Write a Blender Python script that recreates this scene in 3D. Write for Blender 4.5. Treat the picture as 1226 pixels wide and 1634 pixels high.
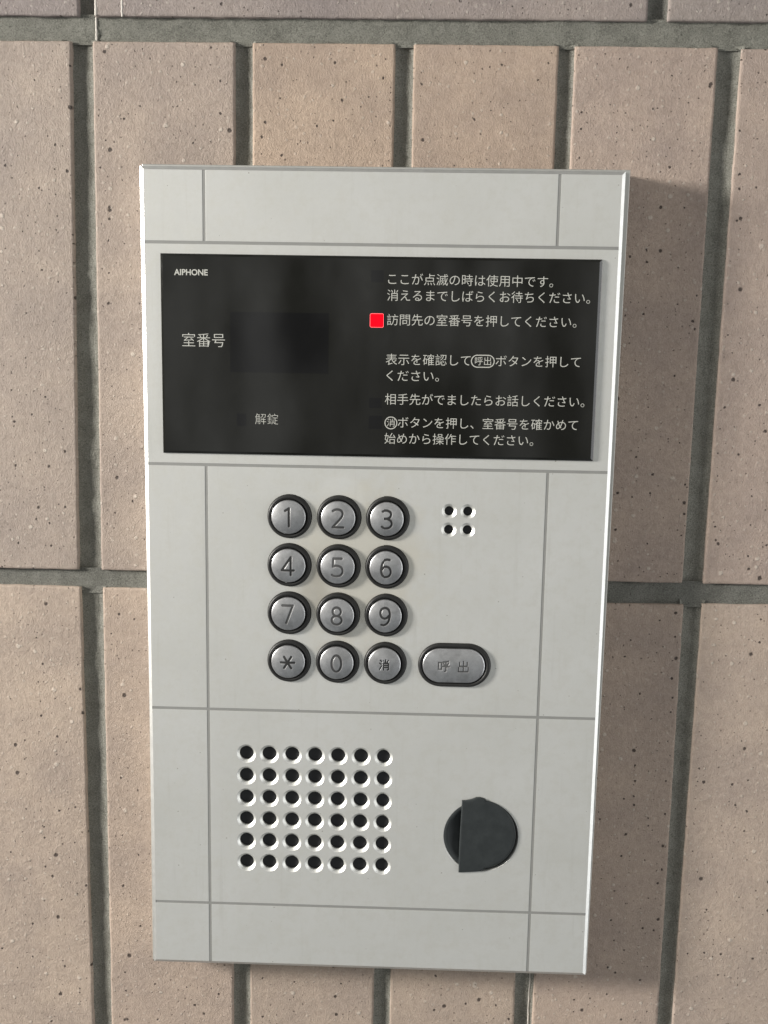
import bpy, bmesh, math, random
import numpy as np
from mathutils import Vector, Matrix, noise

rng = np.random.default_rng(7)
random.seed(7)
MM = 0.001
scene = bpy.context.scene
col = scene.collection
for o in list(bpy.data.objects):
    bpy.data.objects.remove(o)

# ------------------------------------------------------------------ camera
# wall frame in mm: X to the right, Y down, d into the wall; the intercom's front face is d = 0
def V(X, Y, d=0.0):
    return Vector((X * MM, d * MM, -Y * MM))

cam_data = bpy.data.cameras.new('camera')
cam = bpy.data.objects.new('camera', cam_data)
col.objects.link(cam)
scene.camera = cam
right = Vector((0.99946519, 0.02795411, 0.01696774)).normalized()
fwd = Vector((-0.02518795, 0.98900698, -0.14570778)).normalized()
up = right.cross(fwd).normalized()
cam.matrix_world = Matrix(((right.x, up.x, -fwd.x, 14.523 * MM),
                           (right.y, up.y, -fwd.y, -429.859 * MM),
                           (right.z, up.z, -fwd.z, 99.08 * MM),
                           (0, 0, 0, 1)))
cam_data.sensor_fit = 'VERTICAL'
cam_data.sensor_height = 36.0
cam_data.sensor_width = 27.0
cam_data.lens = 1600 / 1634 * 36.0
cam_data.clip_start = 0.01
cam_data.clip_end = 500

# ------------------------------------------------------------------ light
# an entrance passage: daylight comes in through the doorway on the left, a weaker broad opening lies to the right,
# and the rest of the passage only gives back dim grey light
world = bpy.data.worlds.new('World')
scene.world = world
world.use_nodes = True
wn, wl = world.node_tree.nodes, world.node_tree.links
for n in list(wn):
    wn.remove(n)
w_out = wn.new('ShaderNodeOutputWorld')
w_bg = wn.new('ShaderNodeBackground')
w_tc = wn.new('ShaderNodeTexCoord')
w_sp = wn.new('ShaderNodeSeparateXYZ')
w_mr = wn.new('ShaderNodeMapRange')
w_cr = wn.new('ShaderNodeValToRGB')
w_mr.inputs['From Min'].default_value = -1.0; w_mr.inputs['From Max'].default_value = 1.0
el = w_cr.color_ramp.elements
el[0].position = 0.0; el[0].color = (0.25, 0.265, 0.27, 1)       # floor
el[1].position = 1.0; el[1].color = (0.26, 0.26, 0.255, 1)      # passage ceiling
for pos_, c_ in ((0.36, (0.36, 0.375, 0.38, 1)), (0.52, (0.60, 0.60, 0.58, 1)), (0.90, (0.64, 0.64, 0.625, 1)), (0.965, (0.26, 0.26, 0.255, 1))):
    e_ = el.new(pos_); e_.color = c_
wl.new(w_tc.outputs['Generated'], w_sp.inputs[0]); wl.new(w_sp.outputs[2], w_mr.inputs[0])
wl.new(w_mr.outputs[0], w_cr.inputs[0])
# noise added to the surround: dim and paler upright patches for the display to reflect
w_st = wn.new('ShaderNodeVectorMath'); w_st.operation = 'MULTIPLY'; w_st.inputs[1].default_value = (1.0, 1.0, 0.30)
w_no = wn.new('ShaderNodeTexNoise'); w_no.inputs['Scale'].default_value = 17.0; w_no.inputs['Detail'].default_value = 4.0
w_pr = wn.new('ShaderNodeMapRange')
for n_i, v_i in (('From Min', .40), ('From Max', .68), ('To Min', .30), ('To Max', 2.5)):
    w_pr.inputs[n_i].default_value = v_i
w_mu = wn.new('ShaderNodeVectorMath'); w_mu.operation = 'SCALE'
wl.new(w_tc.outputs['Generated'], w_st.inputs[0]); wl.new(w_st.outputs[0], w_no.inputs['Vector'])
wl.new(w_no.outputs['Fac'], w_pr.inputs['Value']); wl.new(w_pr.outputs[0], w_mu.inputs['Scale'])
wl.new(w_cr.outputs[0], w_mu.inputs[0]); wl.new(w_mu.outputs[0], w_bg.inputs['Color'])
wl.new(w_bg.outputs[0], w_out.inputs[0])
w_bg.inputs['Strength'].default_value = 0.62

def area(name, loc, target, w, h, power, color):
    ld = bpy.data.lights.new(name, 'AREA')
    ld.shape = 'RECTANGLE'; ld.size = w; ld.size_y = h; ld.energy = power; ld.color = color
    o = bpy.data.objects.new(name, ld)
    o.location = loc
    o.rotation_euler = (Vector(target) - Vector(loc)).to_track_quat('-Z', 'Y').to_euler()
    col.objects.link(o)
    return o
area('doorway_daylight', (-1.75, -0.565, 0.44), (0, 0, 0), 0.28, 0.34, 77, (1.0, 0.965, 0.91))
area('passage_daylight', (1.60, -0.62, -0.22), (0, -0.1, -0.05), 0.50, 1.9, 9.5, (0.97, 0.985, 1.0))

scene.view_settings.view_transform = 'Standard'
scene.view_settings.look = 'None'
scene.view_settings.exposure = 0.0
scene.view_settings.gamma = 1.0
scene.view_settings.use_curve_mapping = False

# ------------------------------------------------------------------ helpers
class Mat:
    """a small node-tree writer"""
    def __init__(self, name):
        self.m = bpy.data.materials.new(name)
        self.m.use_nodes = True
        self.n, self.l = self.m.node_tree.nodes, self.m.node_tree.links
        self.b = self.n['Principled BSDF']
    def new(self, t, **kw):
        n = self.n.new(t)
        for k, v in kw.items():
            setattr(n, k, v)
        return n
    def set(self, **kw):
        names = dict(color='Base Color', metallic='Metallic', rough='Roughness', ior='IOR', spec='Specular IOR Level',
                     emit='Emission Color', emit_s='Emission Strength', coat='Coat Weight', coat_r='Coat Roughness')
        for k, v in kw.items():
            if k in ('color', 'emit'):
                v = (*v, 1.0)
            self.b.inputs[names[k]].default_value = v
        return self
    def link(self, a, b):
        self.l.new(a, b)
    def mm(self):
        """object coordinates in mm"""
        tc = self.new('ShaderNodeTexCoord')
        s = self.new('ShaderNodeVectorMath', operation='SCALE')
        s.inputs['Scale'].default_value = 1000.0
        self.link(tc.outputs['Object'], s.inputs[0])
        return s.outputs[0]
    def flat(self, vec):
        """(x, z, 0) of a vector"""
        sp = self.new('ShaderNodeSeparateXYZ'); cb = self.new('ShaderNodeCombineXYZ')
        self.link(vec, sp.inputs[0]); self.link(sp.outputs[0], cb.inputs[0]); self.link(sp.outputs[2], cb.inputs[1])
        return cb.outputs[0]
    def scale(self, vec, sc):
        s = self.new('ShaderNodeVectorMath', operation='MULTIPLY')
        s.inputs[1].default_value = sc if hasattr(sc, '__len__') else (sc, sc, sc)
        self.link(vec, s.inputs[0])
        return s.outputs[0]
    def noise(self, vec, scale, detail=3, rough=.55, dist=0):
        t = self.new('ShaderNodeTexNoise')
        t.inputs['Scale'].default_value = scale; t.inputs['Detail'].default_value = detail
        t.inputs['Roughness'].default_value = rough; t.inputs['Distortion'].default_value = dist
        self.link(vec, t.inputs['Vector'])
        return t.outputs['Fac']
    def vor(self, vec, scale, feature='F1'):
        t = self.new('ShaderNodeTexVoronoi', voronoi_dimensions='2D', feature=feature)
        t.inputs['Scale'].default_value = scale
        self.link(vec, t.inputs['Vector'])
        return t
    def math(self, op, a, b=None, c=None, clamp=False):
        t = self.new('ShaderNodeMath', operation=op, use_clamp=clamp)
        for i, v in enumerate((a, b, c)):
            if v is None:
                continue
            if isinstance(v, (int, float)):
                t.inputs[i].default_value = v
            else:
                self.link(v, t.inputs[i])
        return t.outputs[0]
    def rng(self, v, a, b, c=0., d=1., smooth=False):
        t = self.new('ShaderNodeMapRange', clamp=True)
        if smooth:
            t.interpolation_type = 'SMOOTHSTEP'
        self.link(v, t.inputs['Value'])
        for i, x in zip(('From Min', 'From Max', 'To Min', 'To Max'), (a, b, c, d)):
            if isinstance(x, (int, float)):
                t.inputs[i].default_value = x
            else:
                self.link(x, t.inputs[i])
        return t.outputs[0]
    def mix(self, fac, a, b, mode='MIX'):
        t = self.new('ShaderNodeMix', data_type='RGBA', blend_type=mode)
        for i, v in ((0, fac), (6, a), (7, b)):
            if isinstance(v, tuple):
                t.inputs[i].default_value = (*v, 1.0) if len(v) == 3 else v
            elif isinstance(v, (int, float)):
                t.inputs[i].default_value = v
            else:
                self.link(v, t.inputs[i])
        return t.outputs[2]
    def bump(self, h, dist, strength=1.0, prev=None):
        t = self.new('ShaderNodeBump')
        t.inputs['Distance'].default_value = dist
        t.inputs['Strength'].default_value = strength
        self.link(h, t.inputs['Height'])
        if prev is not None:
            self.link(prev, t.inputs['Normal'])
        return t.outputs[0]
    def attr(self, name):
        return self.new('ShaderNodeAttribute', attribute_name=name)

def make(name, verts, faces, mats, parent=None, smooth=False, attrs=None, mat_idx=None, colors=None):
    """verts in mm of the wall frame -> one mesh object"""
    v = np.asarray(verts, float)
    P = np.stack([v[:, 0], v[:, 2], -v[:, 1]], 1) * MM
    me = bpy.data.meshes.new(name)
    me.from_pydata(P.tolist(), [], [tuple(int(i) for i in f) for f in faces])
    for m in (mats if isinstance(mats, (list, tuple)) else [mats]):
        me.materials.append(m.m)
    if mat_idx is not None:
        me.polygons.foreach_set('material_index', np.asarray(mat_idx, np.int32))
    if smooth is True:
        me.polygons.foreach_set('use_smooth', np.ones(len(me.polygons), bool))
    elif smooth is not False:
        me.polygons.foreach_set('use_smooth', np.asarray(smooth, bool))
    for k, a in (attrs or {}).items():
        me.attributes.new(k, 'FLOAT', 'POINT').data.foreach_set('value', np.asarray(a, np.float32))
    if colors is not None:
        c = np.concatenate([np.asarray(colors, np.float32), np.ones((len(v), 1), np.float32)], 1)
        me.attributes.new('tint', 'FLOAT_COLOR', 'POINT').data.foreach_set('color', c.ravel())
    me.update()
    o = bpy.data.objects.new(name, me)
    col.objects.link(o)
    if parent is not None:
        o.parent = parent
    return o

class Geo:
    """collects verts and faces in mm"""
    def __init__(self):
        self.v, self.f, self.mi, self.s = [], [], [], []
    def add(self, v, f, mi=0, smooth=False):
        b = len(self.v)
        self.v += [tuple(p) for p in v]
        self.f += [tuple(i + b for i in q) for q in f]
        self.mi += [mi] * len(f); self.s += [smooth] * len(f)
    def rings(self, loops, mi=0, smooth=False, closed=True, cap_last=False, cap_first=False):
        """bridge successive loops of equal length"""
        n = len(loops[0]); v = [p for lp in loops for p in lp]; f = []
        for k in range(len(loops) - 1):
            for i in range(n if closed else n - 1):
                j = (i + 1) % n
                f.append((k * n + i, k * n + j, (k + 1) * n + j, (k + 1) * n + i))
        if cap_last:
            f.append(tuple(range((len(loops) - 1) * n, len(loops) * n)))
        if cap_first:
            f.append(tuple(reversed(range(n))))
        self.add(v, f, mi, smooth)
    def build(self, name, mats, parent=None):
        return make(name, self.v, self.f, mats, parent, smooth=self.s, mat_idx=self.mi)

def circle(cx, cy, r, d, n=48):
    # runs so that bridging outward -> inward/forward faces the viewer
    return [(cx + r * math.cos(2 * math.pi * i / n), cy + r * math.sin(2 * math.pi * i / n), d) for i in range(n)]

def rect(x0, y0, x1, y1, d):
    return [(x0, y0, d), (x1, y0, d), (x1, y1, d), (x0, y1, d)]

def stadium(cx, cy, w, h, d, n=24):
    r = h / 2; a = w / 2 - r; out = []
    for i in range(n + 1):
        t = -math.pi / 2 + math.pi * i / n
        out.append((cx + a + r * math.cos(t), cy + r * math.sin(t), d))
    for i in range(n + 1):
        t = math.pi / 2 + math.pi * i / n
        out.append((cx - a + r * math.cos(t), cy + r * math.sin(t), d))
    return out

def fill2d(outer, holes):
    """triangulated polygon with holes, through a filled 2D curve; loops are lists of (X, Y)"""
    cu = bpy.data.curves.new('tmp', 'CURVE')
    cu.dimensions = '2D'; cu.fill_mode = 'FRONT'
    for lp in [outer] + holes:
        sp = cu.splines.new('POLY'); sp.points.add(len(lp) - 1); sp.use_cyclic_u = True
        for p, q in zip(sp.points, lp):
            p.co = (q[0], q[1], 0, 1)
    ob = bpy.data.objects.new('tmp', cu); col.objects.link(ob)
    dg = bpy.context.evaluated_depsgraph_get()
    me = bpy.data.meshes.new_from_object(ob.evaluated_get(dg))
    v = [(p.co.x, p.co.y) for p in me.vertices]; f = [tuple(p.vertices) for p in me.polygons]
    bpy.data.objects.remove(ob); bpy.data.curves.remove(cu); bpy.data.meshes.remove(me)
    out = []
    for q in f:                                           # wind so that the face looks at the viewer (-d)
        a, b, c = (v[i] for i in q[:3])
        cr = (b[0] - a[0]) * (c[1] - a[1]) - (b[1] - a[1]) * (c[0] - a[0])
        out.append(q if cr > 0 else tuple(reversed(q)))
    return v, out

def empty(name, X=0, Y=0, d=0):
    o = bpy.data.objects.new(name, None)
    o.location = V(X, Y, d); o.empty_display_size = .02
    col.objects.link(o)
    return o

# ------------------------------------------------------------------ materials
# glazed stoneware tile: mottled clay, iron pits, pale grains
mt = Mat('stoneware tile')
mt.set(rough=.66, spec=.35)
p = mt.mm(); p2 = mt.flat(p)
tint = mt.attr('tint').outputs['Color']
warp = mt.new('ShaderNodeVectorMath', operation='ADD')
wn_ = mt.new('ShaderNodeTexNoise'); wn_.inputs['Scale'].default_value = .9; mt.link(p, wn_.inputs['Vector'])
mt.link(mt.scale(wn_.outputs['Color'], .9), warp.inputs[1]); mt.link(p2, warp.inputs[0])
pw = warp.outputs[0]
big = mt.noise(p, .035, 4)
mid = mt.noise(p, .35, 4)
fine = mt.noise(mt.scale(p, (1, 1, .72)), 1.5, 5, .74)
c0 = mt.mix(mt.rng(big, .3, .7), (.86, .86, .88), (1.10, 1.09, 1.07))
c1 = mt.mix(1.0, tint, c0, 'MULTIPLY')
c1 = mt.mix(1.0, c1, mt.mix(mt.rng(mid, .32, .68), (.93, .92, .91), (1.06, 1.06, 1.06)), 'MULTIPLY')
c1 = mt.mix(1.0, c1, mt.mix(mt.rng(fine, .3, .7), (.84, .83, .82), (1.15, 1.15, 1.14)), 'MULTIPLY')
def specks(cell, rmax, keep, seed):
    off = mt.new('ShaderNodeVectorMath', operation='ADD'); off.inputs[1].default_value = (seed * 13.7, seed * 5.3, 0)
    mt.link(pw, off.inputs[0])
    vo = mt.vor(off.outputs[0], 1.0 / cell)
    sp = mt.new('ShaderNodeSeparateColor'); mt.link(vo.outputs['Color'], sp.inputs[0])
    r = mt.math('MULTIPLY', mt.math('POWER', mt.rng(sp.outputs[0], keep, 1.0), 1.6), rmax / cell)
    r1 = mt.math('ADD', r, .0001)
    return mt.rng(mt.math('DIVIDE', vo.outputs['Distance'], r1), .65, 1.15, 1., 0.)
pit_a = specks(17, 1.05, .30, 1)
pit_b = specks(7.5, .62, .50, 2)
pit_c = specks(3.2, .36, .50, 3)
grain = specks(3.6, .75, .35, 4)
grain2 = specks(8.0, 1.1, .6, 5)
pits = mt.math('MAXIMUM', mt.math('MAXIMUM', pit_a, pit_b), mt.math('MULTIPLY', pit_c, .75))
gr = mt.math('MAXIMUM', mt.math('MULTIPLY', grain, .55), grain2)
c1 = mt.mix(mt.math('MULTIPLY', gr, .42), c1, (.66, .60, .52))
c1 = mt.mix(mt.math('MULTIPLY', pits, .88), c1, (.030, .020, .016))
mt.link(c1, mt.b.inputs['Base Color'])
h = mt.math('ADD', mt.math('MULTIPLY', fine, 1.0), mt.math('MULTIPLY', mid, .7))
h = mt.math('ADD', h, mt.math('MULTIPLY', gr, .45))
h = mt.math('SUBTRACT', h, mt.math('MULTIPLY', pits, .9))
mt.link(mt.bump(h, .00058, 1.0), mt.b.inputs['Normal'])

# cement joint
mg = Mat('cement joint')
mg.set(rough=.9, spec=.2)
p = mg.mm()
n1 = mg.noise(p, .12, 5, .6); n2 = mg.noise(p, 1.7, 6, .8)
cg = mg.mix(mg.rng(n1, .3, .7), (.185, .183, .163), (.275, .272, .245))
cg = mg.mix(mg.rng(n2, .52, .62, 0., .75), cg, (.36, .36, .32))
cg = mg.mix(mg.rng(n2, .37, .47, .85, 0.), cg, (.075, .075, .062))
mg.link(mg.mix(1.0, cg, mg.attr('tint').outputs['Color'], 'MULTIPLY'), mg.b.inputs['Base Color'])
mg.link(mg.bump(n2, .0012, 1.0), mg.b.inputs['Normal'])

mdrip = Mat('lime streak')
mdrip.set(color=(.62, .58, .52), rough=.9)
p = mdrip.mm()
mdrip.link(mdrip.mix(mdrip.noise(p, .8, 4), (.40, .37, .33), (.72, .68, .62)), mdrip.b.inputs['Base Color'])

# satin anodised aluminium, handled for years
mp = Mat('satin aluminium')
mp.set(metallic=.58, rough=.42)
p = mp.mm()
def blob(cx, cy, rx, ry, lo=.6, hi=1.0, wob=.25):
    sub = mp.new('ShaderNodeVectorMath', operation='SUBTRACT'); sub.inputs[1].default_value = (cx, 0, -cy)
    mp.link(p, sub.inputs[0])
    s = mp.scale(sub.outputs[0], (1 / rx, 0, 1 / ry))
    ln = mp.new('ShaderNodeVectorMath', operation='LENGTH'); mp.link(s, ln.inputs[0])
    dd = mp.math('ADD', ln.outputs['Value'], mp.math('MULTIPLY', mp.math('SUBTRACT', mp.noise(p, .09, 3), .5), wob * 2))
    return mp.rng(dd, lo, hi, 1., 0., True)
nl = mp.noise(p, .022, 5, .6); nm = mp.noise(p, .16, 5, .65); nf = mp.noise(p, 3.0, 2)
cp = mp.mix(mp.rng(nl, .3, .7), (.715, .715, .675), (.775, .775, .745))
cp = mp.mix(mp.rng(nm, .46, .74, 0., .50), cp, (.62, .61, .555))
cp = mp.mix(mp.math('MULTIPLY', blob(-8, -10, 36, 46, .5, 1.05, .45), .75), cp, (.72, .69, .60))
cp = mp.mix(mp.math('MULTIPLY', blob(-15.5, -40, 11.5, 13, .75, 1.05, .12), .35), cp, (.82, .82, .79))
cp = mp.mix(mp.math('MULTIPLY', blob(-27, -1, 9, 17, .3, 1.0, .5), .60), cp, (.50, .47, .40))
streak_n = mp.noise(mp.scale(p, (1, 1, .06)), .30, 4, .6)
cp = mp.mix(mp.rng(streak_n, .58, .78, 0., .35), cp, (.58, .57, .52))
scr = mp.noise(mp.scale(p, (.10, 1, 2.6)), .55, 5, .75, .6)
cp = mp.mix(mp.rng(scr, .66, .74, 0., .40), cp, (.86, .86, .83))
spk = mp.vor(mp.flat(p), 1 / 11.)
sc_ = mp.new('ShaderNodeSeparateColor'); mp.link(spk.outputs['Color'], sc_.inputs[0])
rr = mp.math('ADD', mp.math('MULTIPLY', mp.rng(sc_.outputs[0], .72, 1.), .035), .0001)
dirt = mp.rng(mp.math('DIVIDE', spk.outputs['Distance'], rr), .5, 1.2, 1., 0.)
cp = mp.mix(mp.math('MULTIPLY', dirt, .55), cp, (.22, .20, .16))
mp.link(cp, mp.b.inputs['Base Color'])
ro = mp.math('ADD', mp.rng(nm, .3, .7, .37, .46), mp.math('MULTIPLY', dirt, .2))
mp.link(ro, mp.b.inputs['Roughness'])
mp.link(mp.bump(nf, .00002, .6), mp.b.inputs['Normal'])

mbv = Mat('bright cut aluminium')
mbv.set(metallic=.95, rough=.26)
p = mbv.mm()
mbv.link(mbv.mix(mbv.rng(mbv.noise(p, .35, 4, .6), .35, .7), (.80, .80, .77), (.74, .74, .71)), mbv.b.inputs['Base Color'])
mbv.link(mbv.rng(mbv.noise(p, .2, 3), .3, .7, .40, .45), mbv.b.inputs['Roughness'])

mcs = Mat('countersunk aluminium')
mcs.set(metallic=.85, rough=.5)
p = mcs.mm()
mcs.link(mcs.mix(mcs.rng(mcs.noise(p, .28, 4, .6), .35, .7), (.88, .88, .85), (.66, .66, .62)), mcs.b.inputs['Base Color'])

mgr = Mat('grey line paint')
mgr.set(metallic=.3, rough=.55)
p = mgr.mm()
mgr.link(mgr.mix(mgr.noise(p, .15, 4), (.27, .27, .258), (.33, .33, .315)), mgr.b.inputs['Base Color'])

mh = Mat('housing aluminium')
mh.set(metallic=.7, rough=.45)
p = mh.mm()
mh.link(mh.mix(mh.noise(p, .1, 4), (.50, .50, .47), (.60, .60, .57)), mh.b.inputs['Base Color'])

ms = Mat('smoked acrylic')
ms.set(rough=.05, spec=.42)
p = ms.mm()
nn = ms.noise(p, .05, 4)
ms.link(ms.mix(nn, (.0085, .0085, .0070), (.0125, .0125, .0108)), ms.b.inputs['Base Color'])
ms.link(ms.rng(ms.noise(p, .12, 4), .3, .7, .025, .07), ms.b.inputs['Roughness'])

md = Mat('dark display pane')
md.set(color=(.0075, .0075, .0085), rough=.05, spec=.40)
p = md.mm()
md.link(md.mix(md.noise(p, .1, 3), (.0058, .0058, .0060), (.0080, .0080, .0082)), md.b.inputs['Base Color'])

mx = Mat('printed pale ink')
mx.set(rough=.6)
p = mx.mm()
mx.link(mx.mix(mx.noise(p, .4, 3), (.46, .46, .415), (.55, .55, .50)), mx.b.inputs['Base Color'])

mr = Mat('red indicator glow')
mr.set(color=(.06, .0, .0), rough=.4, spec=.08, emit=(1.0, .003, .018), emit_s=1.1)
p = mr.mm()
mr.link(mr.mix(mr.noise(p, .5, 3), (1.0, .001, .010), (1.0, .002, .018)), mr.b.inputs['Emission Color'])
mr2 = Mat('pink indicator rim')
mr2.set(color=(.6, .1, .1), rough=.3, emit=(1.0, .10, .13), emit_s=1.0)
p = mr2.mm()
mr2.link(mr2.mix(mr2.noise(p, 1.2, 2), (1.0, .03, .05), (1.0, .2, .22)), mr2.b.inputs['Emission Color'])

mrub = Mat('black rubber')
mrub.set(rough=.48, spec=.4)
p = mrub.mm()
mrub.link(mrub.mix(mrub.noise(p, .3, 4), (.011, .011, .011), (.022, .022, .021)), mrub.b.inputs['Base Color'])
mrub.link(mrub.bump(mrub.noise(p, 2.5, 3), .00008, .5), mrub.b.inputs['Normal'])

mcap = Mat('brushed metal cap')
mcap.set(metallic=.92, rough=.38)
p = mcap.mm()
ink = mcap.attr('ink').outputs['Fac']
nb = mcap.noise(p, .16, 6, .72); nb2 = mcap.noise(p, 5.0, 3, .6)
cc = mcap.mix(mcap.rng(nb, .36, .64), (.46, .46, .462), (.66, .66, .665))
cc = mcap.mix(mcap.rng(nb2, .62, .75, 0., .25), cc, (.28, .27, .25))
cc = mcap.mix(mcap.math('MULTIPLY', ink, mcap.attr('wear').outputs['Fac']), cc, (.020, .020, .020))
mcap.link(cc, mcap.b.inputs['Base Color'])
mcap.link(mcap.math('ADD', mcap.rng(nb2, .3, .7, .27, .38), mcap.math('MULTIPLY', ink, .25)), mcap.b.inputs['Roughness'])
mcap.link(mcap.math('MULTIPLY_ADD', ink, -.90, .92), mcap.b.inputs['Metallic'])
mcap.link(mcap.bump(nb2, .00003, .6), mcap.b.inputs['Normal'])

mcl = Mat('black speaker cloth')
mcl.set(rough=.85, spec=.2)
p = mcl.mm()
ck = mcl.new('ShaderNodeTexChecker'); ck.inputs['Scale'].default_value = 3.2
mcl.link(mcl.flat(p), ck.inputs['Vector'])
mcl.link(mcl.mix(mcl.math('MULTIPLY', ck.outputs['Fac'], .8), (.024, .025, .027), (.038, .039, .042)), mcl.b.inputs['Base Color'])

mlk = Mat('charcoal plastic')
mlk.set(rough=.5, spec=.35)
p = mlk.mm()
mlk.link(mlk.mix(mlk.rng(mlk.noise(p, .2, 5, .65), .3, .7), (.022, .026, .027), (.034, .039, .040)), mlk.b.inputs['Base Color'])
mlk.link(mlk.bump(mlk.noise(p, 3.0, 3), .00005, .5), mlk.b.inputs['Normal'])

# ------------------------------------------------------------------ the tiled wall
D = 15.0                                                  # tile face, mm behind the intercom's face
wall = make('tile_wall', *(lambda g: (g.v, g.f))((lambda g: (g.add(rect(-1000, -700, 1000, 700, D + 12), [(0, 1, 2, 3)]), g)[1])(Geo())), [mg],
            colors=np.ones((4, 3)))
wall['label'] = 'wall of pitted beige upright tiles and grey cement joints behind the intercom'
wall['category'] = 'wall'
wall['kind'] = 'structure'

T = Geo(); tile_cols = []
def tile(q, color, fine=True):
    """q = (xl_top, xr_top, xl_bot, xr_bot, y_top_left, y_top_right, y_bot); a worn stoneware tile with eased edges"""
    xlt, xrt, xlb, xrb, ytl, ytr, yb = q
    w = abs(xrt - xlt); hgt = abs(yb - ytl)
    def axis(L, step):
        e = [0, 0, .12, .35, .7, 1.2, 2.0]
        n = max(3, int((L - 4) / step))
        return e + list(np.linspace(2.0, L - 2.0, n)[1:-1]) + [L - x for x in reversed(e)]
    step = 2.5 if fine else 12
    ax, ay = axis(w, step), axis(hgt, step)
    nx, ny = len(ax), len(ay)
    ph = rng.uniform(0, 900, 3)
    tilt = rng.normal(0, .0022, 2); lift = rng.normal(0, .18)
    verts = []
    def edge(x):
        return .50 * max(0., 1 - x / .9) ** 2.0
    for j, b in enumerate(ay):
        vv = b / hgt
        for i, a in enumerate(ax):
            uu = a / w
            xl = xlt + (xlb - xlt) * vv; xr = xrt + (xrb - xrt) * vv
            X = xl + (xr - xl) * uu
            yt = ytl + (ytr - ytl) * uu
            Y = yt + (yb - yt) * vv
            da, db = min(a, w - a), min(b, hgt - b)
            skirt = (i in (0, nx - 1)) or (j in (0, ny - 1))
            k = max(0., 1 - da / 3.); kb = max(0., 1 - db / 3.)
            wob = .16 * noise.noise((Y * .13 + ph[0], ph[1], 1.7 if uu < .5 else 7.3)) + .14 * noise.noise((Y * .8 + ph[0], ph[1], 3.1 if uu < .5 else 9.3))
            wobb = .16 * noise.noise((X * .13 + ph[1], ph[2], 2.7 if vv < .5 else 8.3)) + .14 * noise.noise((X * .8 + ph[1], ph[2], 4.1 if vv < .5 else 6.3))
            X += wob * k; Y += wobb * kb
            z = D + lift + tilt[0] * (X - xlt - w / 2) + tilt[1] * (Y - ytl - hgt / 2) + edge(da) + edge(db)
            z += .20 * noise.noise((X * .045 + ph[2], Y * .03, ph[0]))
            z += .10 * noise.noise((X * .25 + ph[2], Y * .2, ph[0]))
            if skirt:
                z = D + 9
            verts.append((X, Y, z))
    faces = [(j * nx + i, j * nx + i + 1, (j + 1) * nx + i + 1, (j + 1) * nx + i) for j in range(ny - 1) for i in range(nx - 1)]
    T.add(verts, faces, 0, True)
    tile_cols.extend([color] * len(verts))

def J(c, s=.03):
    k = 1 + rng.normal(0, s)
    return tuple(np.array(c) * k * (1 + rng.normal(0, .008, 3)))
BEIGE = (.395, .305, .238); MAUVE = (.300, .258, .240)
row1 = [(-197, -132.9, -197, -135.9), (-123.7, -63.3, -125.6, -64.0), (-55.8, 4.8, -56, 4.8), (12.6, 73.3, 12.6, 73.0),
        (80, 139.3, 80, 138.2), (149.2, 210, 147.6, 208)]
row2 = [(-197, -135.2, -196.5, -134.9), (-125.3, -66, -125.9, -66.1), (-58, 2.2, -57.8, 1.9), (10.5, 71, 10.4, 70.3),
        (79.4, 139.4, 79.2, 139.0), (147.8, 208, 146.3, 207)]
tone1 = [(0.362, 0.301, 0.258), (0.377, 0.309, 0.263), (0.422, 0.328, 0.258), (0.414, 0.323, 0.258), (0.402, 0.321, 0.271), (0.389, 0.313, 0.268)]
tone2 = [(0.418, 0.340, 0.281), (0.422, 0.338, 0.279), (0.410, 0.332, 0.273), (0.410, 0.332, 0.273), (0.406, 0.325, 0.271), (0.420, 0.342, 0.286)]
ty = [(-232.1, -232.2), (-232.2, -232.2), (-232.3, -232.3), (-232.3, -232.2), (-232.1, -231.9), (-231.7, -231.4)]
for q, c, (ya, yb) in zip(row1, tone1, ty):
    tile((*q, ya, yb, -4.0), c)
ty = [(3.9, 4.1), (4.2, 4.5), (4.8, 5.3), (5.5, 6.0), (6.3, 5.9), (5.4, 5.0)]
for q, c, (ya, yb) in zip(row2, tone2, ty):
    tile((*q, ya, yb, 232.0), c)
for a, b in ((-358, -129.3), (-122.6, 109.5), (117.9, 344)):
    tile((a, b, a, b, -302, -302, -242.3), J(MAUVE))
# the wall goes on beyond the frame
for r_, (ya, yb) in enumerate(((-232.1, -4.0), (4.5, 232.0), (241.5, 468.5))):
    for k in range(-9, 10):
        x0 = -195 + 68.5 * k
        if r_ < 2 and -1 < k < 6:
            continue
        if r_ < 2:
            x0 = -197 - 68.6 * (-k) if k < 0 else 149.2 + 68.6 * (k - 5)
        tile((x0, x0 + 60.3, x0, x0 + 60.3, ya, ya, yb), J(BEIGE), False)
for m, y0 in enumerate((-302, -371.5, -441, -510)):
    for k in range(-3, 3):
        x0 = (-122.6 if m % 2 == 0 else -5) + 237.5 * k
        if m == 0 and -2 < k < 2:
            continue
        tile((x0, x0 + 230, x0, x0 + 230, y0, y0, y0 + 59.7), J(MAUVE), False)
make('tile', T.v, T.f, [mt], wall, smooth=T.s, colors=tile_cols)

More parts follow.
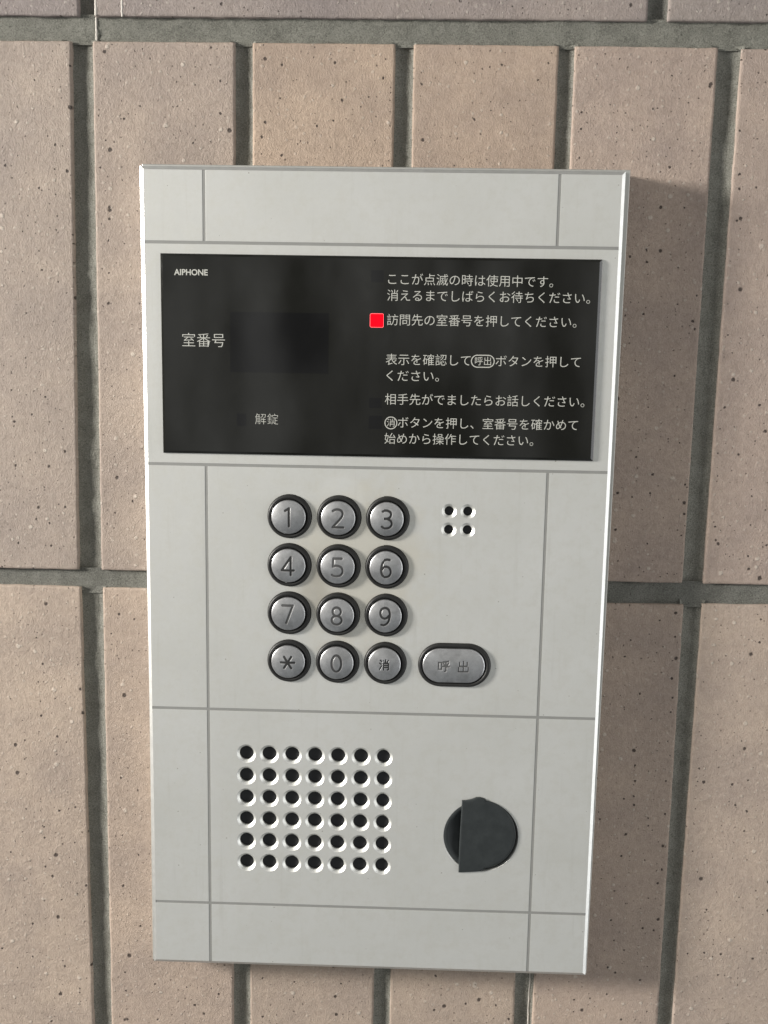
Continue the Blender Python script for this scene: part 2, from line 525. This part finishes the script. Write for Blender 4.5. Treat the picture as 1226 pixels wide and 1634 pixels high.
# joints: raked, slightly hollow cement, deeper in the upright joints
G = Geo(); gcol = []
def joint(x0, x1, y0, y1, upright, dc, de, step=1.6, tintc=(1, 1, 1)):
    """dc, de = depth behind the tile face at the middle and at the edges"""
    across = 25
    L = (y1 - y0) if upright else (x1 - x0)
    n = max(2, int(L / step)); ph = rng.uniform(0, 500)
    verts = []
    for k in range(n + 1):
        s = k / n
        for a in range(across):
            t = a / (across - 1)
            if upright:
                X, Y = x0 + (x1 - x0) * t, y0 + (y1 - y0) * s
            else:
                X, Y = x0 + (x1 - x0) * s, y0 + (y1 - y0) * t
            z = D + dc + (de - dc) * abs(2 * t - 1) ** 2.4
            z += .45 * noise.noise((X * .06, Y * .06, ph)) + .30 * noise.noise((X * .35, Y * .35, ph)) + .22 * noise.noise((X * 1.1, Y * 1.1, ph))
            if not upright:                               # the bedding pulled away from the tiles here and there
                for tc, q_ in ((.10, 11.), (.88, 47.)):
                    cr_ = max(0., noise.noise((X * .07, q_, ph)) + .25 + .5 * noise.noise((X * .9, q_, ph)))
                    z += 1.1 * cr_ * math.exp(-((t - tc) / .045) ** 2)
            verts.append((X, Y, z))
    f = [(k * across + a, k * across + a + 1, (k + 1) * across + a + 1, (k + 1) * across + a) for k in range(n) for a in range(across - 1)]
    if not upright:
        f = [tuple(reversed(q)) for q in f]
    G.add(verts, f, 0, True); gcol.extend([tintc] * len(verts))
def uprights(row, y0, y1):
    for (a, b) in zip(row[:-1], row[1:]):
        joint(min(a[1], a[3]) - 1.2, max(b[0], b[2]) + 1.2, y0, y1, True, 2.7, 1.0, tintc=(1.22, 1.21, 1.18))
uprights(row1, -233, -3.6); uprights(row2, 3.8, 233)
joint(-200, 212, -243.2, -231.0, False, 2.4, 1.5, tintc=(1.0, 1.0, .97))
joint(-200, 212, -4.9, 7.0, False, 2.2, 1.4, tintc=(.90, .90, .89))
for xa, xb in ((-130.3, -121.6), (108.5, 118.9)):
    joint(xa, xb, -303, -243, True, 3.4, 1.8)
make('cement_joint', G.v, G.f, [mg], wall, smooth=G.s, colors=gcol)
# joints beyond the frame: one flat bed behind all tiles
g = Geo(); g.add(rect(-960, -690, 960, 690, D + 7.5), [(0, 1, 2, 3)])
make('cement_bed', g.v, g.f, [mg], wall, colors=np.ones((4, 3)))
# pale lime streaks run down from the upper course
def streak(pts, r, name='lime_streak'):
    g = Geo(); loops = []
    for k, (X, Y, d) in enumerate(pts):
        rr = r * (.7 + .6 * random.random())
        loops.append([(X + rr * math.cos(2 * math.pi * i / 8), Y, d + .45 * rr * math.sin(2 * math.pi * i / 8)) for i in range(8)])
    g.rings(loops, 0, True)
    g.build(name, [mdrip], wall)
def run(x0, y0, y1, d, r, sway=.10, n=22):
    ph = random.random() * 50
    streak([(x0 + sway * noise.noise((k * .35 + ph, 0, 0)) * 2, y0 + (y1 - y0) * k / n, d + .12 * noise.noise((k * .5, ph, 0))) for k in range(n + 1)], r)
run(-122.0, -252, -242.4, D - .15, .50); run(-122.6, -243.0, -231.6, D + 2.0, .42)
run(-110.9, -252, -242.0, D - .15, .42)
run(77.4, 178, 234, D + 2.1, .30, .15)

# ------------------------------------------------------------------ the intercom
inter = empty('door_intercom', 0, 0, D)
inter['label'] = 'silver aluminium door intercom with dark display, number keys and speaker holes on the tiled wall'
inter['category'] = 'intercom'
def adopt(o, parent=inter):
    o.parent = parent
    o.matrix_parent_inverse = parent.matrix_world.inverted()
    return o
bpy.context.view_layer.update()

W2, H2 = 99.25, 177.6
HX = [-73.9, 73.85]
HY = [-148.25, -54.8, 55.2, 148.5]
GW = .64                                                   # half width of the engraved lines
KX, KY = [-37.6, -16.05, 5.3], [-33.0, -11.5, 10.05, 31.85]
MICS = [(32.0, -36.7), (40.1, -36.7), (32.0, -28.55), (40.1, -28.55)]
SPK = [(-56.95 + 62.2 / 6 * i, 75.75 + 52.1 / 5 * j) for j in range(6) for i in range(7)]
CALL = (36.1, 32.0)
LOCK = (50.25, 112.1)

F = Geo()
def cell(x0, y0, x1, y1, edges, holes=()):
    """one field of the plate; edges = which sides run into an engraved line (l, t, r, b)"""
    e = .08
    xi0, yi0 = x0 + e * ('l' in edges), y0 + e * ('t' in edges)
    xi1, yi1 = x1 - e * ('r' in edges), y1 - e * ('b' in edges)
    if holes:
        v, f = fill2d([(xi0, yi0), (xi1, yi0), (xi1, yi1), (xi0, yi1)], [[q[:2] for q in h_] for h_ in holes])
        F.add([(a, b, 0) for a, b in v], f)
    else:
        F.add(rect(xi0, yi0, xi1, yi1, 0), [(0, 1, 2, 3)])
    a, b = rect(xi0, yi0, xi1, yi1, 0), rect(x0, y0, x1, y1, .02)
    c = rect(x0, y0, x1, y1, .14)
    for k, nm in enumerate('trbl'):
        if nm in edges:
            j = (k + 1) % 4
            F.add([b[k], b[j], a[j], a[k]], [(0, 1, 2, 3)])
            F.add([c[k], c[j], b[j], b[k]], [(0, 1, 2, 3)])
def hole_c(x, y, r):
    return circle(x, y, r, 0, 48)
cols_ = [(-W2, HX[0] - GW, 'r'), (HX[0] + GW, HX[1] - GW, 'lr'), (HX[1] + GW, W2, 'l')]
rows_ = [(-H2, HY[0] - GW, 'b'), (HY[1] + GW, HY[2] - GW, 'tb'), (HY[2] + GW, HY[3] - GW, 'tb'), (HY[3] + GW, H2, 't')]
RK = 9.75; RS, RSH = 4.35, 3.2; RM, RMH = 3.25, 2.02; RL = 17.0
key_holes = [hole_c(x, y, RK) for y in KY for x in KX]
call_hole = stadium(*CALL, 32.2, 20.0, 0)
for ri, (ya, yb, er) in enumerate(rows_):
    for ci, (xa, xb, ec) in enumerate(cols_):
        hs = ()
        if ri == 1 and ci == 1:
            hs = key_holes + [call_hole] + [hole_c(x, y, RM) for x, y in MICS]
        if ri == 2 and ci == 1:
            hs = [hole_c(x, y, RS) for x, y in SPK] + [hole_c(*LOCK, RL)]
        cell(xa, ya, xb, yb, er + ec, hs)
cell(-W2, HY[0] + GW, W2, HY[1] - GW, 'tb')
# floors of the engraved lines
for y in HY:
    F.add(rect(-W2, y - GW, W2, y + GW, .10), [(0, 1, 2, 3)], 1)
for x in HX:
    for ya, yb in ((-H2, HY[0] - GW), (HY[1] + GW, HY[2] - GW), (HY[2] + GW, HY[3] - GW), (HY[3] + GW, H2)):
        F.add(rect(x - GW, ya, x + GW, yb, .10), [(0, 1, 2, 3)], 1)
# bevelled rim and the plate's sides
CH = 1.5
prof = [(0, 0), (CH, .91), (CH, 11.0)]
for k in range(len(prof) - 1):
    (ea, da), (eb, db) = prof[k], prof[k + 1]
    A, B = rect(-W2 - ea, -H2 - ea, W2 + ea, H2 + ea, da), rect(-W2 - eb, -H2 - eb, W2 + eb, H2 + eb, db)
    for i in range(4):
        j = (i + 1) % 4
        F.add([B[i], B[j], A[j], A[i]], [(0, 1, 2, 3)], 2 if k < 1 else 0)
# holes: short bevel for the keys, countersinks for speaker and microphone
for h_ in [(x, y) for y in KY for x in KX]:
    F.rings([circle(*h_, RK, 0), circle(*h_, RK - .12, .2), circle(*h_, RK - .12, 2.0)], 0, True)
F.rings([stadium(*CALL, 32.2, 20, 0), stadium(*CALL, 31.96, 19.76, .2), stadium(*CALL, 31.96, 19.76, 2)], 0, True)
for x, y in SPK:
    F.rings([circle(x, y, RS, 0), circle(x, y, RS - .12, .06), circle(x, y, RSH, 1.15)], 3, True)
    F.rings([circle(x, y, RSH, 1.15), circle(x, y, RSH, 2.1)], 0, True)
for x, y in MICS:
    F.rings([circle(x, y, RM, 0), circle(x, y, RM - .12, .06), circle(x, y, RMH, 1.1)], 3, True)
    F.rings([circle(x, y, RMH, 1.1), circle(x, y, RMH, 2.0)], 0, True)
F.rings([circle(*LOCK, RL, 0, 96), circle(*LOCK, RL - .7, .7, 96), circle(*LOCK, RL - .7, 2.4, 96)], 2, True)
plate = adopt(F.build('face_plate', [mp, mgr, mbv, mcs]))

# the housing behind the plate sits a touch askew, so a sliver of it shows at the top and right
g = Geo()
hx0, hx1, hy0, hy1 = -101.1, 102.3, -180.2, 179.6
def skew(x, y):                                           # about 0.2 degrees clockwise
    return x - y * .0042, y
def hloop(e, d):
    return [(*skew(x, y), d) for x, y in ((hx0 + e, hy0 + e), (hx1 - e, hy0 + e), (hx1 - e, hy1 - e), (hx0 + e, hy1 - e))]
g.rings([hloop(0, D + 3), hloop(0, 3.1), hloop(.25, 2.9), hloop(3.0, 2.9)], 0)
adopt(g.build('back_housing', [mh]))

# cloth behind the speaker holes and the microphone holes
g = Geo(); g.add(rect(-63, 69, 11.5, 134.5, 2.3), [(0, 1, 2, 3)])
adopt(g.build('speaker_cloth', [mcl]))
g = Geo(); g.add(rect(28, -41, 44, -24.5, 2.2), [(0, 1, 2, 3)])
adopt(g.build('microphone_cloth', [mcl]))

# ---- display window
g = Geo()
wx0, wx1, wy0, wy1 = -92.45, 92.7, -143.65, -59.65
def wl_(e, d):
    return rect(wx0 + e, wy0 + e, wx1 - e, wy1 - e, d)
g.rings([wl_(0, .3), wl_(0, -.30), wl_(.12, -.66), wl_(1.15, -1.3)], 0, False, cap_last=True)
disp = adopt(g.build('display_window', [ms]))
DZ = -1.3

def rrect(x0, y0, x1, y1, r, d, n=5):
    out = []
    for cx, cy, t0 in ((x1 - r, y0 + r, -90), (x1 - r, y1 - r, 0), (x0 + r, y1 - r, 90), (x0 + r, y0 + r, 180)):
        for i in range(n + 1):
            t = math.radians(t0 + 90 * i / n)
            out.append((cx + r * math.cos(t), cy + r * math.sin(t), d))
    return out
def pane(name, x0, y0, x1, y1, m, r=.3, z=DZ - .02, parent=None):
    g = Geo(); lp = rrect(x0, y0, x1, y1, r, z); g.add(lp, [tuple(range(len(lp)))])
    return adopt(g.build(name, [m]), parent or disp)
pane('number_screen', -63.0, -119.9, -21.3, -94.7, md)
pane('indicator_light', -3.7, -137.9, 1.5, -133.0, md)
pane('indicator_light', -3.7, -84.9, 1.5, -80.6, md)
pane('indicator_light', -3.8, -77.3, 1.9, -71.7, md)
pane('indicator_light', -60.3, -77.2, -56.3, -71.9, md)
g = Geo()
lx0, ly0, lx1, ly1 = -3.95, -120.2, 2.0, -114.3
g.rings([rrect(lx0, ly0, lx1, ly1, .8, DZ - .02), rrect(lx0 + .22, ly0 + .22, lx1 - .22, ly1 - .22, .6, DZ - .05)], 1)
lp = rrect(lx0 + .22, ly0 + .22, lx1 - .22, ly1 - .22, .6, DZ - .05); g.add(lp, [tuple(range(len(lp)))], 0)
led = adopt(g.build('indicator_light', [mr, mr2]), disp)
led['label'] = 'lit red square indicator'

# ---- lettering (built-in font, converted to flat printed meshes)
def text_raw(s, bold=0.):
    cu = bpy.data.curves.new('tmp', 'FONT')
    cu.body = s; cu.size = 1.0; cu.offset = bold; cu.resolution_u = 4; cu.fill_mode = 'FRONT'
    ob = bpy.data.objects.new('tmp', cu); col.objects.link(ob)
    dg = bpy.context.evaluated_depsgraph_get()
    me = bpy.data.meshes.new_from_object(ob.evaluated_get(dg))
    v = np.array([p_.co[:] for p_ in me.vertices]).reshape(-1, 3); f = [tuple(q.vertices) for q in me.polygons]
    bpy.data.objects.remove(ob); bpy.data.curves.remove(cu); bpy.data.meshes.remove(me)
    return v[:, :2], f
_a, _ = text_raw('口'); _b, _ = text_raw('口口')
EM = (_b[:, 0].max() - _a[:, 0].max())
BOX_MID = (_a[:, 1].max() + _a[:, 1].min()) / 2
def print_text(name, pieces, parent=disp, z=DZ - .03, m=mx):
    """pieces: (string, X left, X right, Y centre at left, Y centre at right, em in mm, bold)"""
    g = Geo()
    for s, xl, xr, ya, yb, em, bold in pieces:
        v, f = text_raw(s, bold)
        k = em / EM
        x = (v[:, 0] - v[:, 0].min()) / (v[:, 0].max() - v[:, 0].min())
        X = xl + (xr - xl) * x
        Y = ya + (yb - ya) * x - (v[:, 1] - BOX_MID) * k
        out = []
        P = list(zip(X, Y, [z] * len(X)))
        for q in f:
            a, b, c = (P[i] for i in q[:3])
            cr = (b[0] - a[0]) * (c[1] - a[1]) - (b[1] - a[1]) * (c[0] - a[0])
            out.append(q if cr > 0 else tuple(reversed(q)))
        g.add(P, out)
    return g
E_ = 5.12
LINES = [
    [('ここが点滅の時は使用中です。', 3.9, 72.6, -134.25, -134.0, E_, -.005)],
    [('消えるまでしばらくお待ちください。', 3.6, 88.2, -127.55, -127.55, E_, -.005)],
    [('訪問先の室番号を押してください。', 3.7, 83.0, -117.5, -117.65, E_, -.005)],
    [('表示を確認して', 3.5, 39.2, -101.0, -101.1, E_, -.005), ('呼出', 41.1, 47.9, -101.0, -101.0, 3.9, -.002), ('ボタンを押して', 49.8, 85.5, -101.1, -101.2, E_, -.005)],
    [('ください。', 3.9, 26.1, -94.2, -94.3, E_, -.005)],
    [('相手先がでましたらお話しください。', 3.4, 87.8, -84.3, -84.6, E_, -.005)],
    [('消', 4.35, 7.85, -74.4, -74.4, 3.6, -.004), ('ボタンを押し、室番号を確かめて', 9.0, 85.5, -74.5, -74.7, E_, -.005)],
    [('始めから操作してください。', 3.5, 66.9, -67.6, -67.8, E_, -.005)],
]
for k, L in enumerate(LINES):
    g = print_text('', L)
    if k == 3:
        g.rings([stadium(44.4, -101.05, 10.0, 5.4, DZ - .03), stadium(44.4, -101.05, 9.2, 4.6, DZ - .03)])
    if k == 6:
        g.rings([circle(6.1, -74.4, 2.72, DZ - .03), circle(6.1, -74.4, 2.34, DZ - .03)])
    adopt(g.build('instruction_text', [mx]), disp)
adopt(print_text('', [('室番号', -83.4, -65.2, -107.7, -107.7, 6.3, -.008)]).build('room_number_text', [mx]), disp)
adopt(print_text('', [('解錠', -52.4, -42.6, -74.9, -74.9, 5.1, -.012)]).build('unlock_text', [mx]), disp)
v, f = text_raw('AIPHONE', .022)
g = Geo(); hgt = v[:, 1].max() - v[:, 1].min()
P = [(-86.5 + 14.2 * (a - v[:, 0].min()) / (v[:, 0].max() - v[:, 0].min()), -134.65 - 2.55 * (b - v[:, 1].min()) / hgt, DZ - .03) for a, b in v]
g.add(P, [q for q in f])
adopt(g.build('maker_text', [mx]), disp)

# ---- keys
def ell(cx, cy, rx, ry, n=40):
    return [(cx + rx * math.cos(2 * math.pi * i / n), cy + ry * math.sin(2 * math.pi * i / n)) for i in range(n + 1)]
def spl(pts, n=6):
    """Catmull-Rom through the points"""
    P = [np.array(q, float) for q in pts]; P = [2 * P[0] - P[1]] + P + [2 * P[-1] - P[-2]]; out = []
    for i in range(1, len(P) - 2):
        for k in range(n):
            t = k / n
            out.append(tuple(.5 * ((2 * P[i]) + (-P[i - 1] + P[i + 1]) * t + (2 * P[i - 1] - 5 * P[i] + 4 * P[i + 1] - P[i + 2]) * t * t
                              + (-P[i - 1] + 3 * P[i] - 3 * P[i + 1] + P[i + 2]) * t ** 3)))
    return out + [tuple(P[-2])]
six = spl([(1.8, 3.8), (.6, 3.95), (-.8, 3.4), (-1.8, 2.0), (-2.25, 0), (-2.25, -1.6), (-1.8, -3.1), (-.8, -3.9), (.4, -3.95), (1.6, -3.45), (2.25, -2.2),
           (2.2, -.8), (1.5, .4), (.3, .8), (-1, .5), (-2.0, -.6)])
def kanji(strokes, s, ox=0, oy=0):
    return [[((x - .5) * s + ox, (y - .5) * s + oy) for x, y in st] for st in strokes]
SHO = [[(.08, .95), (.22, .84)], [(.02, .67), (.17, .57)], [(.03, .04), (.2, .40)], [(.67, 1.0), (.67, .68)], [(.42, .94), (.5, .76)],
       [(.93, .95), (.83, .76)], [(.4, 0), (.4, .66), (.95, .66), (.95, .05), (.84, .02)], [(.4, .46), (.95, .46)], [(.4, .26), (.95, .26)]]
KO = [[(.0, .85), (.0, .2), (.30, .2), (.30, .85), (.0, .85)], [(.94, 1), (.68, .93), (.44, .9)], [(.48, .76), (.54, .6)], [(.92, .8), (.82, .6)],
      [(.38, .48), (1, .48)], [(.69, .92), (.69, .05), (.56, .0)]]
SHUTSU = [[(.5, 1), (.5, .02)], [(.15, .92), (.15, .55), (.85, .55), (.85, .92)], [(.05, .42), (.05, .02), (.95, .02), (.95, .42)]]
GLYPH = {
    '1': [[(-1.3, 2.9), (.35, 4), (.35, -4)]],
    '2': [spl([(-2.2, 3.3), (-1.2, 3.85), (0, 4), (1.3, 3.6), (2.0, 2.6), (1.95, 1.4), (1.3, .1), (-.3, -1.8)]) + [(-2.3, -4), (2.4, -4)]],
    '3': [spl([(-2, 3.5), (-.8, 3.95), (.5, 3.9), (1.7, 3.3), (2.05, 2.2), (1.6, 1.0), (.5, .4)]) + [(-.7, .3)],
          spl([(.4, .35), (1.8, -.4), (2.35, -1.6), (2.1, -2.9), (1.1, -3.75), (-.3, -4), (-1.6, -3.8), (-2.3, -3.3)])],
    '4': [[(1.2, -4), (1.2, 4), (-2.7, -1.9), (2.6, -1.9)]],
    '5': [[(1.9, 4), (-1.7, 4), (-1.9, .4)] + spl([(-1.9, .4), (-.8, .8), (.5, .75), (1.8, .1), (2.3, -1.3), (2.1, -2.7), (1.2, -3.7), (-.2, -4), (-1.4, -3.9), (-2.3, -3.4)])],
    '6': [six],
    '7': [[(-2.4, 4), (2.2, 4), (-.7, -4)]],
    '8': [ell(0, 1.95, 1.8, 1.9), ell(0, -1.95, 2.2, 2.0)],
    '9': [[(-x, -y) for x, y in six]],
    '*': [[(-3, 0), (3, 0)], [(-1.6, 2.6), (1.6, -2.6)], [(1.6, 2.6), (-1.6, -2.6)]],
    '0': [ell(0, 0, 2.15, 3.75)],
    'sho': kanji(SHO, 4.7),
    'call': kanji(KO, 4.7, -4.3) + kanji(SHUTSU, 4.7, 4.2),
}
def seg_dist(P, strokes):
    dmin = np.full(len(P), 9e9)
    for st in strokes:
        for a, b in zip(st[:-1], st[1:]):
            a, b = np.array(a), np.array(b); ab = b - a; L = ab @ ab
            t = np.clip(((P - a) @ ab) / max(L, 1e-9), 0, 1)
            dmin = np.minimum(dmin, np.linalg.norm(P - (a + t[:, None] * ab), axis=1))
    return dmin
def sstep(a, b, x):
    t = np.clip((x - a) / (b - a), 0, 1); return t * t * (3 - 2 * t)
def cap_mesh(hw, hh, strokes, sw, top, wear, seed, N=150):
    """domed metal cap, its legend cut into it; local mm, viewer at -d"""
    u = np.linspace(-1, 1, N)
    A, B = np.meshgrid(u, u, indexing='xy')
    x = A * np.sqrt(1 - B * B / 2); y = B * np.sqrt(1 - A * A / 2)         # square -> disc
    r = np.hypot(x, y); th = np.arctan2(y, x)
    a = hw - hh                                                            # half length of the straight part
    c, s = np.abs(np.cos(th)), np.abs(np.sin(th))
    with np.errstate(divide='ignore', invalid='ignore'):
        Rs = hh / np.maximum(s, 1e-9)
        Rc = a * c + np.sqrt(np.maximum(hh * hh - a * a * s * s, 0))
    R = np.where(Rs * c <= a, Rs, Rc)
    X, Y = r * R * np.cos(th), r * R * np.sin(th)
    P = np.stack([X.ravel(), Y.ravel()], 1); rho = r.ravel()
    e = np.clip((rho - .945) / .055, 0, 1)
    hgt = top - 1.5 * rho ** 2 - .40 * (1 - np.sqrt(np.maximum(1 - e * e, 0)))
    dist = seg_dist(P, strokes)
    gm = 1 - sstep(sw * .35, sw * .75, dist)
    hgt = hgt - .17 * gm
    rs = np.random.default_rng(seed)
    ink = 1 - sstep(sw * .46, sw * .72, dist)
    v = np.stack([P[:, 0], -P[:, 1], -hgt], 1)
    f = [(j * N + i, (j + 1) * N + i, (j + 1) * N + i + 1, j * N + i + 1) for j in range(N - 1) for i in range(N - 1)]
    b = list(range(N)) + [j * N + N - 1 for j in range(1, N)] + [(N - 1) * N + i for i in range(N - 2, -1, -1)] + [j * N for j in range(N - 2, 0, -1)]
    n0 = len(v); nb_ = len(b)
    v = np.concatenate([v, np.stack([v[b, 0], v[b, 1], np.full(nb_, 1.8)], 1)])
    f += [(b[k], b[(k + 1) % nb_], n0 + (k + 1) % nb_, n0 + k) for k in range(nb_)]
    return v, f, np.concatenate([ink, np.zeros(nb_)]), np.full(len(v), wear)

KEYS = [['1', '2', '3'], ['4', '5', '6'], ['7', '8', '9'], ['*', '0', 'sho']]
SAY = {'*': 'round metal key engraved with an asterisk', 'sho': 'round metal key engraved with the clear character'}
WEAR = {'2': .96, '5': .92, '7': .92, '8': .95, '0': .96}
def collar(cx, cy, ro, lift, call=False):
    g = Geo()
    prof = [(ro, 1.9), (ro, -.2), (ro - .12, -.75 - lift), (ro - .5, -1.15 - lift), (ro - .95, -1.25 - lift), (ro - 1.35, -1.1 - lift), (ro - 1.75, -.6 - lift), (ro - 1.85, 1.6)]
    loops = []
    for r, d in prof:
        sh = min(1., (ro - r) / 1.6) * .32                     # the tops lean a little to the left
        loops.append(stadium(cx - sh, cy + sh * .4, 32.2 - 20 + 2 * r, 2 * r, d) if call else circle(cx - sh, cy + sh * .4, r, d))
    g.rings(loops, 0, True)
    return g
n_ = 0
for j, y in enumerate(KY):
    for i, x in enumerate(KX):
        k = KEYS[j][i]; n_ += 1
        lift = {'5': .55, '8': .7}.get(k, 0.) + random.uniform(-.1, .1)
        v, f, ink_, wr = cap_mesh(7.5, 7.5, [[(a * .98, b * .98) for a, b in st] for st in GLYPH[k]], .60 if k == 'sho' else .95, 3.1 + lift, WEAR.get(k, 1.), n_)
        v = v + np.array([x - .36, y + .13, 0])
        o = make('number_key', v, f, [mcap], None, smooth=True, attrs={'ink': ink_, 'wear': wr})
        adopt(o)
        o['label'] = SAY.get(k, 'round metal key engraved with the digit ' + k)
        adopt(collar(x, y, 9.55, lift).build('rubber_collar', [mrub]), o)
v, f, ink_, wr = cap_mesh(13.8, 7.85, GLYPH['call'], .62, 2.7, .90, 99, 190)
v = v + np.array([CALL[0] - .35, CALL[1] + .05, 0])
o = make('call_key', v, f, [mcap], None, smooth=True, attrs={'ink': ink_, 'wear': wr})
adopt(o)
adopt(collar(*CALL, 9.82, 0, True).build('rubber_collar', [mrub]), o)

# ---- lock cover: charcoal disc in a countersunk hole, a raised flap over its right part
g = Geo()
cx, cy = LOCK
g.rings([circle(cx - .45, cy - .5, 16.35, 2.2, 96), circle(cx - .45, cy - .5, 16.35, .25, 96), circle(cx - .45, cy - .5, 16.1, .0, 96), circle(cx - .45, cy - .5, 14.6, .0, 96),
         circle(cx - .45, cy - .5, 13.9, .9, 96)], 0, True, cap_last=True)
lock = adopt(g.build('lock_cover', [mlk]))
out = [(41.25, 94.9), (43.0, 94.75), (45.5, 94.2), (47.6, 93.25), (49.3, 93.15), (50.9, 93.55), (51.9, 94.1)]
for i in range(41):
    t = math.radians(-82 + (80 + 82) * i / 40)
    out.append((49.55 + 16.45 * math.cos(t), 110.95 + 16.45 * math.sin(t)))
out += [(51.9, 127.9), (50.6, 128.7), (48.5, 129.0), (45.0, 129.3), (40.6, 129.6), (40.55, 124), (40.62, 116), (40.8, 108), (41.05, 101)]
c_ = np.array([49.0, 111.0])
def oloop(k, d):
    res = []
    for q in out:
        w = c_ - np.array(q); L = np.linalg.norm(w)
        q2 = np.array(q) + w / L * k
        res.append((q2[0], q2[1], d))
    return res
g = Geo()
g.rings([oloop(.1, .4), oloop(0, -.45), oloop(.1, -.65), oloop(.35, -.85), oloop(1.0, -.95)], 0, False)
lp = oloop(1.0, -.95); g.add(lp, [tuple(range(len(lp)))])
adopt(g.build('cover_flap', [mlk]), lock)
